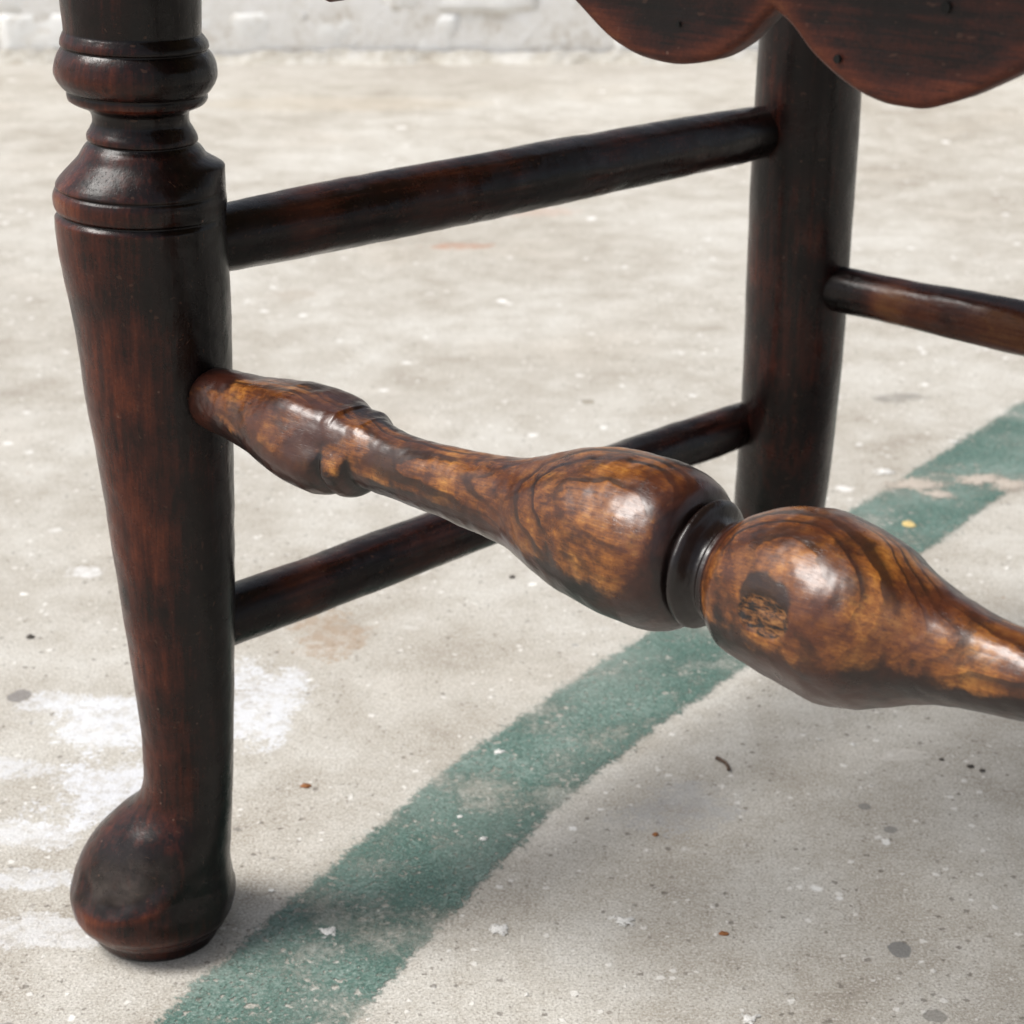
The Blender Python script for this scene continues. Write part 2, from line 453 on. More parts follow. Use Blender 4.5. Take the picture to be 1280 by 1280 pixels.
def mat_green_paint():
    """thin worn line paint, missing where the grit has come through"""
    n = NT('worn_green_paint')
    P = n.P
    edge = n.attr('edge')                      # 0 at the rim of the sheet, 1 well inside
    big = n.noise(P, 16, 5, 0.65)
    mid = n.noise(P, 75, 5, 0.7)
    fin = n.noise(P, 420, 4, 0.75)
    gr = n.noise(P, 1000, 2, 0.7)
    col = n.ramp(n.math('ADD', n.math('MULTIPLY', big, 0.5), n.math('MULTIPLY', fin, 0.5)),
                 [(0.32, (0.042, 0.096, 0.078)), (0.5, (0.080, 0.155, 0.128)), (0.64, (0.24, 0.31, 0.275))])
    dust = n.step(n.noise(P, 9, 4, 0.6), 0.46, 0.68)
    col = n.mix(n.math('MULTIPLY', dust, 0.34), col, (0.27, 0.31, 0.275))
    col = n.mix(n.math('MULTIPLY', n.step(gr, 0.52, 0.68), 0.55), col, (0.055, 0.075, 0.06))
    col = n.mix(n.math('MULTIPLY', n.step(gr, 0.46, 0.33), 0.42), col, (0.42, 0.48, 0.44))
    cov = n.math('ADD', n.math('MULTIPLY', edge, 0.95), n.math('MULTIPLY', n.math('SUBTRACT', mid, 0.5), 1.1))
    cov = n.math('ADD', cov, n.math('MULTIPLY', n.math('SUBTRACT', fin, 0.5), 1.8))
    cov = n.math('ADD', cov, n.math('MULTIPLY', n.math('SUBTRACT', big, 0.5), 0.7))
    alpha = n.step(cov, 0.16, 0.62)
    # chips
    Pw = n.vmath('ADD', P, n.vmath('SCALE', n.vmath('SUBTRACT', n.noise(P, 300, 2, 0.6, out=1), (0.5, 0.5, 0.5)), scale=0.006))
    Pw = n.mul(Pw, (1, 1, 0))
    dd = n.voro(Pw, 260); cc = n.xyz(n.voro(Pw, 260, out='Color'))
    chip = n.math('MULTIPLY', n.math('GREATER_THAN', cc[0], 0.5), n.step(n.math('SUBTRACT', n.math('MULTIPLY', cc[1], 0.42), dd), -0.03, 0.05))
    chip = n.math('MULTIPLY', chip, n.step(n.noise(P, 26, 3, 0.6), 0.36, 0.58))
    alpha = n.math('MULTIPLY', alpha, n.math('SUBTRACT', 1.0, n.math('MULTIPLY', chip, 0.9)))
    chalk = n.step(n.math('ADD', n.math('MULTIPLY', n.noise(P, 21, 4, 0.65), 0.7), n.math('MULTIPLY', fin, 0.3)), 0.46, 0.64)
    alpha = n.math('MULTIPLY', alpha, n.math('SUBTRACT', 0.95, n.math('MULTIPLY', chalk, 0.60)))
    v5 = n.voro(Pw, 520); c5 = n.xyz(n.voro(Pw, 520, out='Color'))
    pin = n.math('MULTIPLY', n.math('GREATER_THAN', c5[0], 0.58), n.step(n.math('SUBTRACT', n.math('MULTIPLY', c5[1], 0.5), v5), -0.02, 0.05))
    alpha = n.math('MULTIPLY', alpha, n.math('SUBTRACT', 1.0, n.math('MULTIPLY', pin, 0.85)))
    worn = n.step(gr, 0.57, 0.66)
    alpha = n.math('MULTIPLY', alpha, n.math('SUBTRACT', 1.0, n.math('MULTIPLY', worn, 0.55)))
    nb = n.bump(fin, 0.4, 0.001)
    nb = n.bump(gr, 0.35, 0.0006, nb)
    return n.set(Base_Color=col, Roughness=0.72, Alpha=alpha, Normal=nb, Specular_IOR_Level=0.3)

def mat_limewash(name, c0, c1, c2):
    n = NT(name)
    P = n.tc.outputs['Object']
    oi = n.t.nodes.new('ShaderNodeObjectInfo')
    P = n.vmath('ADD', P, n.vmath('SCALE', n.comb(oi.outputs['Random'], oi.outputs['Random'], 0.0), scale=7.0))
    a = n.noise(P, 14, 6, 0.7); b = n.noise(P, 90, 5, 0.7)
    v = n.math('ADD', n.math('MULTIPLY', a, 0.6), n.math('MULTIPLY', b, 0.4))
    col = n.ramp(v, [(0.34, c0), (0.47, c1), (0.60, c2)])
    nb = n.bump(v, 0.6, 0.006)
    return n.set(Base_Color=col, Roughness=0.9, Normal=nb, Specular_IOR_Level=0.2)

def mat_plain(name, c0, c1, scale=200, rough=0.7):
    n = NT(name)
    col = n.mix(n.noise(n.P, scale, 4, 0.7), c0, c1)
    return n.set(Base_Color=col, Roughness=rough, Normal=n.bump(n.noise(n.P, scale * 2, 3, 0.6), 0.3, 0.0005))

M_LEG = mat_dark_wood('dark_leg_wood', 'Z', 1.0, 0.28)
M_RUNG = mat_dark_wood('dark_rung_wood', 'X', 0.85, 0.27)
M_APRON = mat_dark_wood('dark_apron_wood', 'X', 1.0, 0.46)
M_FIG = mat_figured_wood('figured_stretcher_wood')
M_FLOOR = mat_concrete()
M_GREEN = mat_green_paint()
M_BRICK = mat_limewash('limewashed_brick', (.62, .57, .49), (.84, .83, .80), (.90, .90, .88))
M_MORTAR = mat_limewash('limewashed_mortar', (.54, .48, .40), (.81, .79, .75), (.89, .88, .86))
M_RUSH = mat_plain('rush', (.22, .15, .07), (.34, .25, .13), 300)

# ------------------------------------------------------------------ ground
bmv = []; bmf = []
# one sheet; finer close by
xs = np.concatenate([[-30, -8, -3], np.linspace(-1.2, 1.2, 25), [3, 8, 30]])
ys = np.concatenate([[-30, -8, -2], np.linspace(-0.4, 3.2, 37), [8, 30]])
for yy in ys:
    for xx in xs:
        bmv.append((xx, yy, 0.0))
nx = len(xs)
for j in range(len(ys) - 1):
    for i in range(nx - 1):
        a = j * nx + i
        bmf.append((a, a + 1, a + nx + 1, a + nx))
ground = mesh_obj('concrete_floor', bmv, bmf, M_FLOOR)
tag(ground, 'worn pale grey concrete yard floor with stains and grit', kind='structure')

# worn green line: left and right edge of the band, on the ground
GL = np.array([(-.185, .490), (-.157, .535), (-.1321, .5811), (-.106, .6285), (-.0801, .6853), (-.0495, .7367), (-.0294, .7721), (0, .8224), (.032, .8561), (.0579, .8922), (.115, .967), (.2038, 1.0782), (.2415, 1.1248), (.3009, 1.2133), (.3623, 1.288), (.52, 1.48), (.80, 1.80)])
GR = np.array([(-.100, .490), (-.080, .535), (-.0558, .5811), (-.0311, .6259), (-.0133, .6822), (.0034, .707), (.0213, .7401), (.0599, .7909), (.0896, .8306), (.1173, .8694), (.1721, .9358), (.2401, 1.0171), (.2786, 1.0655), (.3238, 1.1317), (.395, 1.215), (.565, 1.41), (.86, 1.73)])
def resample(Pn, k):
    s = np.concatenate([[0], np.cumsum(np.linalg.norm(np.diff(Pn, axis=0), axis=1))]); s /= s[-1]
    t = np.linspace(0, 1, k)
    return np.stack([pchip(s, Pn[:, 0])(t), pchip(s, Pn[:, 1])(t)], 1)
NL = 260
gl, gr = resample(GL, NL), resample(GR, NL)
def relax(A, k=17):
    q = np.pad(A, ((k, k), (0, 0)), mode='edge')
    return np.stack([np.convolve(q[:, c], np.ones(2 * k + 1) / (2 * k + 1), 'valid') for c in (0, 1)], 1)
gl, gr = relax(gl), relax(gr)
NC = 25
verts = []; edge = []
for i in range(NL):
    e = (gr[i] - gl[i]); w = np.linalg.norm(e)
    for j in range(NC):
        u = -0.10 + 1.20 * j / (NC - 1)
        p = gl[i] + e * u
        verts.append((p[0], p[1], 0.0004))
        dedge = min(u, 1 - u) * w
        edge.append(float(np.clip(0.24 + dedge / 0.010, 0, 1.0)))
faces = [(i * NC + j, i * NC + j + 1, (i + 1) * NC + j + 1, (i + 1) * NC + j) for i in range(NL - 1) for j in range(NC - 1)]
line = mesh_obj('painted_line', verts, faces, M_GREEN)
at = line.data.attributes.new('edge', 'FLOAT', 'POINT'); at.data.foreach_set('value', edge)
tag(line, 'curving worn green painted line on the concrete floor', kind='structure')

# ------------------------------------------------------------------ limewashed brick wall behind
WALL_Y = 2.775
wall = bpy.data.objects.new('brick_wall', None); link(wall)
wall.location = (0, WALL_Y, 0)
tag(wall, 'rough whitewashed brick wall standing along the far edge of the concrete', 'wall')
def box(x0, x1, y0, y1, z0, z1):
    v = [(x0, y0, z0), (x1, y0, z0), (x1, y1, z0), (x0, y1, z0), (x0, y0, z1), (x1, y0, z1), (x1, y1, z1), (x0, y1, z1)]
    f = [(0, 3, 2, 1), (4, 5, 6, 7), (0, 1, 5, 4), (1, 2, 6, 5), (2, 3, 7, 6), (3, 0, 4, 7)]
    return v, f
v, f = box(-1.98, 1.98, -0.0005, 0.21, -0.02, 0.95)
mesh_obj('mortar', v, f, M_MORTAR, wall, False)
def brick_mesh(L, seed):
    nx_, nz_ = 16, 7
    V = []; F = []
    for k in range(nz_ + 1):
        for i in range(nx_ + 1):
            a = i / nx_; b = k / nz_
            e = min(a, 1 - a) * L; g = min(b, 1 - b) * 0.066
            d = min(e, g)
            q = (a * L * 14 + seed * 9, b * 0.9 + seed, seed * 3.3)
            bulge = 0.0016 * (1 - math.exp(-d / 0.012)) + 0.0060 * mnoise.fractal(q, 1, 2, 4)
            V.append(((a - .5) * L + .003 * mnoise.noise((b * 5, seed, a)), 0.004 - bulge, (b - .5) * 0.066 + 0.003 * mnoise.noise((a * 5, seed * 2, b))))
    for k in range(nz_):
        for i in range(nx_):
            a = k * (nx_ + 1) + i
            F.append((a, a + 1, a + nx_ + 2, a + nx_ + 1))
    rim = [i for i in range(nx_ + 1)] + [(k + 1) * (nx_ + 1) - 1 for k in range(1, nz_ + 1)] + [nz_ * (nx_ + 1) + i for i in range(nx_ - 1, -1, -1)] + [k * (nx_ + 1) for k in range(nz_ - 1, 0, -1)]
    b0 = len(V)
    for r in rim: V.append((V[r][0], 0.08, V[r][2]))
    for i in range(len(rim)):
        j = (i + 1) % len(rim)
        F.append((rim[j], rim[i], b0 + i, b0 + j))
    F.append(tuple(b0 + i for i in range(len(rim))))
    me = bpy.data.meshes.new('brick')
    me.from_pydata(V, [], F)
    me.polygons.foreach_set('use_smooth', [True] * len(me.polygons))
    me.materials.append(M_BRICK)
    return me
full = [brick_mesh(0.215, s + .37) for s in range(5)]
half = [brick_mesh(0.1025, s + 20.7) for s in range(2)]
PITCH_X, PITCH_Z = 0.2172, 0.0690
X0 = px_floor(337, 78)[0] + 0.0
for c in range(13):
    z = 0.034 + c * PITCH_Z
    off = 0.0 if c % 2 else PITCH_X / 2
    n_ = 17
    for k in range(n_):
        x = -1.98 + .11 + k * PITCH_X + (0.06 if c % 2 else 0.06 + PITCH_X / 2)
        if x > 1.87: continue
        o = bpy.data.objects.new('brick', full[(k * 3 + c * 2) % 5])
        link(o, wall)
        o.location = (x, -0.0015 * ((k * 7 + c * 3) % 4), z)
    if c % 2 == 0:
        o = bpy.data.objects.new('brick', half[c % 2]); link(o, wall); o.location = (-1.98 + .055, 0, z)

# crumbling lime and dirt swept against the foot of the wall
fv, ff_ = [], []
NF = 700
for i in range(NF):
    x = -1.98 + 3.96 * i / (NF - 1)
    a = .020 + .014 * mnoise.fractal((x * 9, 1.7, 0), 1, 2, 4)
    h_ = .016 + .012 * mnoise.fractal((x * 7, 4.1, 3), 1, 2, 4)
    for k in range(7):
        u = k / 6
        fv.append((x, -.006 - max(a, .004) * (1 - u) + .003 * mnoise.noise((x * 60, u * 4, 0)), max(h_, .003) * u ** 1.6 + .0025 * mnoise.fractal((x * 50, u * 3, 2), 1, 2, 3) * (0.2 + u)))
for i in range(NF - 1):
    for k in range(6):
        ff_.append((i * 7 + k, (i + 1) * 7 + k, (i + 1) * 7 + k + 1, i * 7 + k + 1))
mesh_obj('lime_fillet', fv, ff_, mat_limewash('dirty_lime', (.36, .31, .25), (.50, .47, .41), (.66, .64, .60)), wall)

# ------------------------------------------------------------------ the chair
FD = Vector((.7501, -.6614, 0)).normalized()       # along the front, left to right
BN = Vector((.6614, .7501, 0)).normalized()        # towards the back of the chair
SD = Vector((.7432, .669, 0)).normalized()         # along the left side, front to back
PF = Vector((-.1395, .642, 0))
AX = Vector((.046, 0, .9989)).normalized()
FRONT_W = 0.485
chair = bpy.data.objects.new('chair', None); link(chair)
tag(chair, 'old dark wooden chair with turned pad foot legs and a bulbous worn front stretcher', 'chair')

def frame(origin, xdir=None, zdir=None):
    if zdir is not None:
        z = zdir.normalized(); x = Vector((1, 0, 0)) if xdir is None else xdir
        y = z.cross(x).normalized(); x = y.cross(z)
    else:
        x = xdir.normalized(); z = Vector((0, 0, 1)); y = z.cross(x).normalized(); z = x.cross(y)
    m = Matrix((x, y, z)).transposed().to_4x4()
    m.translation = origin
    return m

# --- front leg: (height along the axis, reach towards the toe side, reach towards the heel side)
LEG = [(.46, .0235, .0225), (.400, .0243, .0220), (.358, .0241, .0217), (.352, .0236, .0216), (.3487, .0234, .0215), (.3475, .0239, .0224), (.3455, .0246, .0237), (.3443, .0247, .0239),
       (.3434, .0241, .0233), (.3426, .0246, .0242), (.3405, .0258, .0256), (.3387, .0264, .0263), (.3353, .0269, .0267), (.3330, .0262, .0260), (.3315, .0252, .0251), (.3299, .0238, .0239),
       (.3291, .0228, .0230), (.3280, .0230, .0232), (.3264, .0226, .0226), (.3254, .0212, .0215), (.3245, .0190, .0194), (.3235, .0167, .0175), (.3225, .0156, .0170), (.3210, .0150, .0169),
       (.3194, .0149, .0171), (.3170, .0158, .0185), (.3146, .0170, .0197), (.3135, .0170, .0199), (.3128, .0162, .0193), (.3121, .0167, .0198), (.3107, .0179, .0213), (.307, .0201, .0239),
       (.304, .0228, .0266), (.301, .0256, .0283), (.2990, .0273, .0288), (.2978, .0279, .0290), (.2970, .0274, .0285), (.2960, .0284, .0290), (.2937, .0290, .0293), (.2915, .0288, .0292),
       (.2896, .0280, .0286), (.2886, .0270, .0277), (.2877, .0277, .0283), (.2865, .0285, .0288), (.284, .0285, .0288), (.2789, .0281, .0290), (.2649, .0262, .0300), (.2504, .0236, .0304),
       (.2215, .0203, .0308), (.1943, .0166, .0309), (.1662, .0133, .0309), (.1371, .0099, .0307), (.1105, .0068, .0304), (.0866, .0047, .0299), (.0717, .0044, .0295), (.0644, .0055, .0292),
       (.0596, .0080, .0290), (.0519, .0162, .0286), (.0434, .0241, .0283), (.0351, .0293, .0280), (.0300, .0315, .0281), (.0254, .0330, .0288), (.0195, .0339, .0297), (.0140, .0336, .0294),
       (.0098, .0318, .0277), (.0066, .0290, .0252), (.0054, .0272, .0238), (.0046, .0268, .0236), (.0020, .0258, .0232), (.0, .0240, .0222)]
lt = [p[0] for p in LEG]
fL, fR = pchip(lt, [p[1] for p in LEG]), pchip(lt, [p[2] for p in LEG])
legrows = np.concatenate([np.arange(0, .07, .0005), np.arange(.07, .282, .0012), np.arange(.282, .36, .00028), np.arange(.36, .4601, .004)])
COLS = 144
def build_leg(seed, toe):
    """toe: unit direction (local x) the pad points to, -1 left / +1 right"""
    th = np.linspace(0, 2 * math.pi, COLS, endpoint=False)
    L = fL(legrows)[:, None]; R = fR(legrows)[:, None]
    c = (R - L) / 2; r = (R + L) / 2
    T = legrows[:, None]
    ct, st = np.cos(th)[None], np.sin(th)[None]
    rad = np.repeat(r, COLS, 1)
    # ridge round the front of the pad, dished top behind it
    front = smooth(-0.2, 0.6, -st) * (0.6 + 0.4 * smooth(-.9, .4, -ct))
    rad = rad + 0.0005 * front * np.exp(-((T - .0170) / .0040) ** 2)
    # low bead under the heel
    rad = rad - 0.0007 * np.exp(-((T - .0105) / .0011) ** 2) * smooth(-.55, .35, ct)
    # corner of the old square block left where the rung is let in
    rad = rad + np.maximum(0, .0291 - (rad + c)) * np.clip(ct, 0, 1) ** 7 * smooth(.3088, .3052, T) * smooth(.2800, .2850, T)
    X = c + rad * ct; Y = rad * st
    V = np.stack([X, Y, np.repeat(T, COLS, 1)], 2)
    # flats where the rungs are let in
    P = V.reshape(-1, 3)
    nrm = np.stack([np.repeat(ct, len(legrows), 0).ravel(), np.repeat(st, len(legrows), 0).ravel(), np.zeros(len(P))], 1)
    d = vnoise(P, 26, seed, 2) * 0.00028 + vnoise(P, 110, seed + 5, 2) * 0.00016
    # worn dish on top of the toe with a crisp lower rim
    vv_ = P[:, 1] * math.sin(math.radians(34)) + P[:, 2] * math.cos(math.radians(34))
    a_ = math.radians(17)
    dx_, dv_ = P[:, 0] + .0088, vv_ - .0185
    e1_ = (dx_ * math.cos(a_) + dv_ * math.sin(a_)) / .0215
    e2_ = (-dx_ * math.sin(a_) + dv_ * math.cos(a_)) / .0155
    dd_ = np.sqrt(e1_ ** 2 + e2_ ** 2)
    fr_ = smooth(.004, -.006, P[:, 1])
    d -= fr_ * .0015 * smooth(1.02, .70, dd_ + .10 * vnoise(P, 90, seed + 2, 2)) * smooth(.75, -.45, e2_ + .35 * e1_)
    d += fr_ * .0003 * np.exp(-((dd_ - 1.05) / .12) ** 2) * smooth(.3, -.3, e2_ - .5 * e1_)
    foot = smooth(.06, .02, P[:, 2])
    d += foot * vnoise(P, 60, seed + 9, 3) * 0.0006
    V = (P + nrm * d[:, None]).reshape(V.shape)
    V[0, :, 2] = 0.0
    # wear: raised turnings are rubbed redder; the toe side is also set redder
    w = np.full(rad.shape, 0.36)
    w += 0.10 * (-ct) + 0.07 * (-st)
    curv = np.zeros_like(r); rr = r[:, 0]
    k = 9
    sm = np.convolve(np.pad(rr, k, mode='edge'), np.ones(2 * k + 1) / (2 * k + 1), 'valid')
    w += np.clip((rr - sm)[:, None] / 0.0011, -1.0, .8) * 0.30 * (T > .28)
    bead = np.exp(-((T - .3352) / .0042) ** 2) + np.exp(-((T - .2930) / .0030) ** 2)
    w += 0.20 * bead * smooth(.6, -.5, ct)
    w += 0.42 * np.exp(-((T - .012) / .006) ** 2) * smooth(0.9, -0.3, ct) * smooth(.4, -.4, st)
    w = w.ravel() + fr_ * .26 * np.exp(-((dd_ - 1.08) / .10) ** 2) * smooth(.4, -.3, e2_ - .4 * e1_) - fr_ * .05 * smooth(1.0, .5, dd_)
    w = w.reshape(rad.shape)
    w -= 0.26 * smooth(.05, .75, ct) * (1 - .6 * smooth(.03, .015, T))  # darker towards the heel side, less so at the foot
    w -= 0.16 * smooth(.30, .36, T)
    w -= 0.14 * smooth(.0035, .0, T) + .10 * smooth(.06, .04, T)
    V[:, :, 0] *= -toe
    scuff_sheen = (fr_ * smooth(1.05, .25, dd_ + .22 * vnoise(P, 120, seed + 4, 3)) * smooth(.9, -.3, e2_) * .9).reshape(rad.shape) + .35 * smooth(.03, .0, T) * smooth(.6, -.4, ct)  # pale sky sheen painted on the dish, plus scuffing low on the foot
    return V, w, scuff_sheen
def rowi(t): return int(np.argmin(np.abs(legrows - t)))
LEG_PIECES = [('leg', 0, 0), ('pad_foot', 0, rowi(.0600)), ('turned_collar', rowi(.2886), rowi(.3128)), ('turned_neck', rowi(.3128), rowi(.3291)), ('turned_bead', rowi(.3291), rowi(.3434)), ('upper_post', rowi(.3434), len(legrows))]
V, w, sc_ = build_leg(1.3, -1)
leg_l = tube_pieces(V, LEG_PIECES, M_LEG, chair, w, root_matrix=frame(PF, None, AX), extra={'scuff_sheen': sc_})[0]
# right front leg: mirror image, its toe turned outwards
ax_r = (2 * (Vector((0, 0, AX.z))) - AX)
AX_along = AX.dot(FD); AX_back = AX.dot(BN)
AXR = (-AX_along * FD + AX_back * BN + AX.z * Vector((0, 0, 1))).normalized()
PR = PF + FD * (FRONT_W + 2 * AX_along * .22)
toe_r = (FD * 0.75 - BN * 0.66)
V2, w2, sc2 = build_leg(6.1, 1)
leg_r = tube_pieces(V2, LEG_PIECES, M_LEG, chair, w2, root_matrix=frame(PR, toe_r, AXR), extra={'scuff_sheen': sc2})[0]

def leg_pt(z, right=False):
    a, p = (AXR, PR) if right else (AX, PF)
    return p + a * (z / a.z)

# --- front stretcher
UP = [(.0, .0120), (.0286, .0126), (.0339, .0136), (.0421, .0143), (.0529, .0143), (.0608, .0150), (.0711, .0165), (.0792, .0177), (.0868, .0180), (.0946, .0175), (.0990, .0160), (.1010, .0150), (.1021, .0146), (.1035, .0149), (.1066, .0150), (.1095, .0142), (.1117, .0129), (.1129, .0123), (.1240, .0114), (.1353, .0111), (.1487, .0118), (.1615, .0128), (.1725, .0145), (.1858, .0192), (.1964, .0233), (.2079, .0262), (.2168, .0269), (.2258, .0266), (.2336, .0250), (.2390, .0222), (.2410, .0188), (.2418, .0164), (.2427, .0186), (.2440, .0195), (.2453, .0186), (.2470, .0153), (.2484, .0140), (.2494, .0137), (.2502, .0149), (.2510, .0154), (.2518, .0153), (.2566, .0189), (.2636, .0225), (.2727, .0251), (.2805, .0260), (.2904, .0247), (.2998, .0220), (.3085, .0181), (.3211, .0135), (.3348, .0113), (.3450, .0111)]
LO = [(.0, .0054), (.0275, .0058), (.0343, .0083), (.0438, .0089), (.0523, .0096), (.0618, .0105), (.0682, .0119), (.0754, .0137), (.0837, .0151), (.0914, .0153), (.0970, .0140), (.1000, .0120), (.1012, .0112), (.1024, .0124), (.1041, .0131), (.1080, .0123), (.1100, .0110), (.1119, .0094), (.1232, .0096), (.1377, .0103), (.1517, .0111), (.1653, .0118), (.1754, .0127), (.1866, .0161), (.1949, .0186), (.2035, .0202), (.2159, .0216), (.2275, .0219), (.2350, .0206), (.2395, .0182), (.2412, .0164), (.2420, .0150), (.2432, .0170), (.2445, .0172), (.2460, .0158), (.2476, .0138), (.2487, .0127), (.2495, .0127), (.2503, .0140), (.2511, .0145), (.2519, .0144), (.2550, .0172), (.2592, .0199), (.2673, .0212), (.2808, .0232), (.2893, .0243), (.2983, .0231), (.3063, .0198), (.3148, .0164), (.3236, .0143), (.3342, .0125), (.3450, .0113)]
def with_mirror(P_):
    P_ = list(P_)
    last = P_[-1][0]
    return P_ + [(FRONT_W - t, r) for t, r in reversed(P_) if FRONT_W - t > last + .004]
UPm, LOm = with_mirror(UP), with_mirror(LO)
fU, fD = pchip(*zip(*UPm)), pchip(*zip(*LOm))
S_Z = .2262
S0 = leg_pt(S_Z) + Vector((0, .0065, -.0021))
srows = np.concatenate([np.arange(0.004, .095, .0007), np.arange(.095, .115, .00030), np.arange(.115, .236, .0007), np.arange(.236, .253, .00022), np.arange(.253, .372, .0007), np.arange(.372, .39, .0004), np.arange(.39, FRONT_W - .003, .0008)])
SC = 144
th = np.linspace(0, 2 * math.pi, SC, endpoint=False)       # 0 = towards the front (-Y local), 90 deg = up
T = srows[:, None]
u_, l_ = fU(srows)[:, None], fD(srows)[:, None]
mean, off = (u_ + l_) / 2, (u_ - l_) / 2
PH = math.radians(119)
# worn flats on the end bulbs and rings
def flats(rad, tc, sgn):
    # the ring and the groove beside it are rubbed away on the front and top
    plain = pchip([0, .06, .085, .10, .112, .125, .2], [.0105, .0138, .0160, .0140, .0120, .0108, .0115])(tc)
    a_ = np.degrees((th + math.pi) % (2 * math.pi) - math.pi)[None]
    rub = smooth(-12, 18, a_) * smooth(150, 95, a_) * smooth(.078, .097, tc) * smooth(.132, .118, tc)
    rad = rad * (1 - rub) + plain * rub
    drop = 0.0017 * smooth(.088, .122, tc)
    win = smooth(.034, .050, (tc)) * smooth(.140, .118, (tc))
    for ang, dist, k in ((90, .0131, .0042), (28, .0134, .0048)):
        ca = np.cos(th - math.radians(ang))[None]
        lim = np.where(ca > .15, (dist - drop + .0017 * np.exp(-((tc - .080) / .017) ** 2)) / np.maximum(ca, .15), 1.0)
        cl = smin(rad, np.minimum(lim, .05), k)
        rad = rad * (1 - win) + cl * win
    return rad
rad = np.repeat(mean, SC, 1)
rad = np.where(T < .15, flats(rad * (1 + .10 * smooth(.045, .07, T) * smooth(.115, .105, T)), T, 1), rad)
rad = np.where(T > FRONT_W - .15, flats(rad, FRONT_W - T, -1), rad)
ey = -(rad * np.cos(th)[None]) - off * math.cos(PH)
ez = rad * np.sin(th)[None] + off * math.sin(PH)
V = np.stack([np.repeat(T, SC, 1), ey, ez], 2)
Pn = V.reshape(-1, 3)
nr = np.stack([np.zeros(len(Pn)), np.repeat(-np.cos(th)[None], len(srows), 0).ravel(), np.repeat(np.sin(th)[None], len(srows), 0).ravel()], 1)
d = vnoise(Pn, 40, 3.1, 3) * 0.00055 + vnoise(Pn, 150, 8.2, 3) * 0.00022
# broken-out knot on the second ball
SM = frame(S0, FD)
def s_local(px, py, back=False):
    """local point of the stretcher surface under a pixel"""
    f = 2400.0
    cp, sp = math.cos(PITCH), math.sin(PITCH)
    a = (px - 640) / f; b = (640 - py) / f
    dirw = Vector((a, cp + b * sp, -sp + b * cp)).normalized()
    inv = SM.inverted()
    o = inv @ Vector((0, 0, CAM_H)); dl = (inv.to_3x3() @ dirw)
    best = None
    tt = np.linspace(.25, .75, 2500)
    pts = np.array(o)[None] + tt[:, None] * np.array(dl)[None]
    ok = (pts[:, 0] > 0.01) & (pts[:, 0] < .47)
    rr = np.hypot(pts[:, 1], pts[:, 2])
    rm = (fU(pts[:, 0]) + fD(pts[:, 0])) / 2
    hit = np.where(ok & (rr < rm))[0]
    return pts[hit[0]] if len(hit) else np.array((.27, -.02, .0))
KN = s_local(950, 772)
q = Pn - KN
kd = np.sqrt((q[:, 0] / .0088) ** 2 + (q[:, 1] / .0085) ** 2 + (q[:, 2] / .0056) ** 2)
kn = smooth(1.05, .75, kd + vnoise(Pn, 300, 2.2, 3) * .25)
d -= kn * (0.0011 + 0.0007 * vnoise(Pn * np.array([.4, 1, 1]), 420, 4.4, 3))
G2 = s_local(1225, 830)
# old gouge on the right neck
q = Pn - G2
gd = np.sqrt((q[:, 0] / .012) ** 2 + (q[:, 1] / .008) ** 2 + (q[:, 2] / .004) ** 2)
d -= 0.0002 * smooth(1.2, .5, gd)
V = (Pn + nr * d[:, None]).reshape(V.shape)
# wear: facing front and up is rubbed to bare wood; underside, back and the grooves keep the old finish
ang = np.degrees((th + math.pi) % (2 * math.pi) - math.pi)[None]
core = smooth(-34, 16, ang) * smooth(128, 88, ang)
w = 0.95 * core + np.zeros_like(T) - 0.05
groove = np.exp(-(np.abs(T - .2465) / .0064) ** 3)
w = w - 1.7 * groove
bal1 = smooth(.2290, .2400, T) * (T < .2455)
w = w - 0.55 * bal1
w = w - .85 * smooth(.062, .042, T) * (1 - .75 * np.exp(-((ang - 30) / 11.0) ** 2)) - .4 * np.exp(-((T - .1015) / .0018) ** 2) * smooth(60, 10, ang) - .35 * np.exp(-((T - .1115) / .0018) ** 2) * smooth(60, 10, ang)
w = w - 0.35 * smooth(60, 105, ang) * smooth(.14, .10, T) * (T < .14)
w = np.where(T > .30, w - 0.10, w)
fig = .32 + .68 * np.where(T < .2, 1.0, 0.0) * np.ones_like(w)
fig = np.maximum(fig, smooth(22, 58, ang) * np.ones_like(T))
fig = np.maximum(fig, 1 - smooth(.196, .209, T) + 0 * ang)
fig = np.where(T > .247, np.maximum(.30 + .70 * smooth(.315, .345, T), smooth(30, 62, ang)), fig)
def srow(t): return int(np.argmin(np.abs(srows - t)))
ST_PIECES = [('front_stretcher', 0, 0), ('turned_neck', srow(.1012), srow(.1700)), ('turned_neck', srow(.3220), srow(FRONT_W - .1012)), ('tenon', srow(FRONT_W - .03), len(srows)), ('turned_bulb', srow(.0300), srow(.1012)), ('turned_ball', srow(.1700), srow(.2418)), ('turned_ring', srow(.2418), srow(.2493)), ('turned_ball', srow(.2493), srow(.3220)),
             ('turned_bulb', srow(FRONT_W - .1012), srow(FRONT_W - .0300))]
st_objs = tube_pieces(V, ST_PIECES, M_FIG, chair, w, root_matrix=SM, extra={'figure': np.clip(fig, 0, 1), 'grime': np.clip(np.exp(-(np.abs(T - .2462) / .0058) ** 4) + .9 * smooth(.034, .028, T) + 0 * ang + .7 * np.exp(-((T - .1012) / .0016) ** 2) * smooth(30, -5, ang) + .7 * np.exp(-((T - .1118) / .0018) ** 2) * smooth(25, -5, ang), 0, 1)})
knflat = kn.reshape(len(srows), SC)
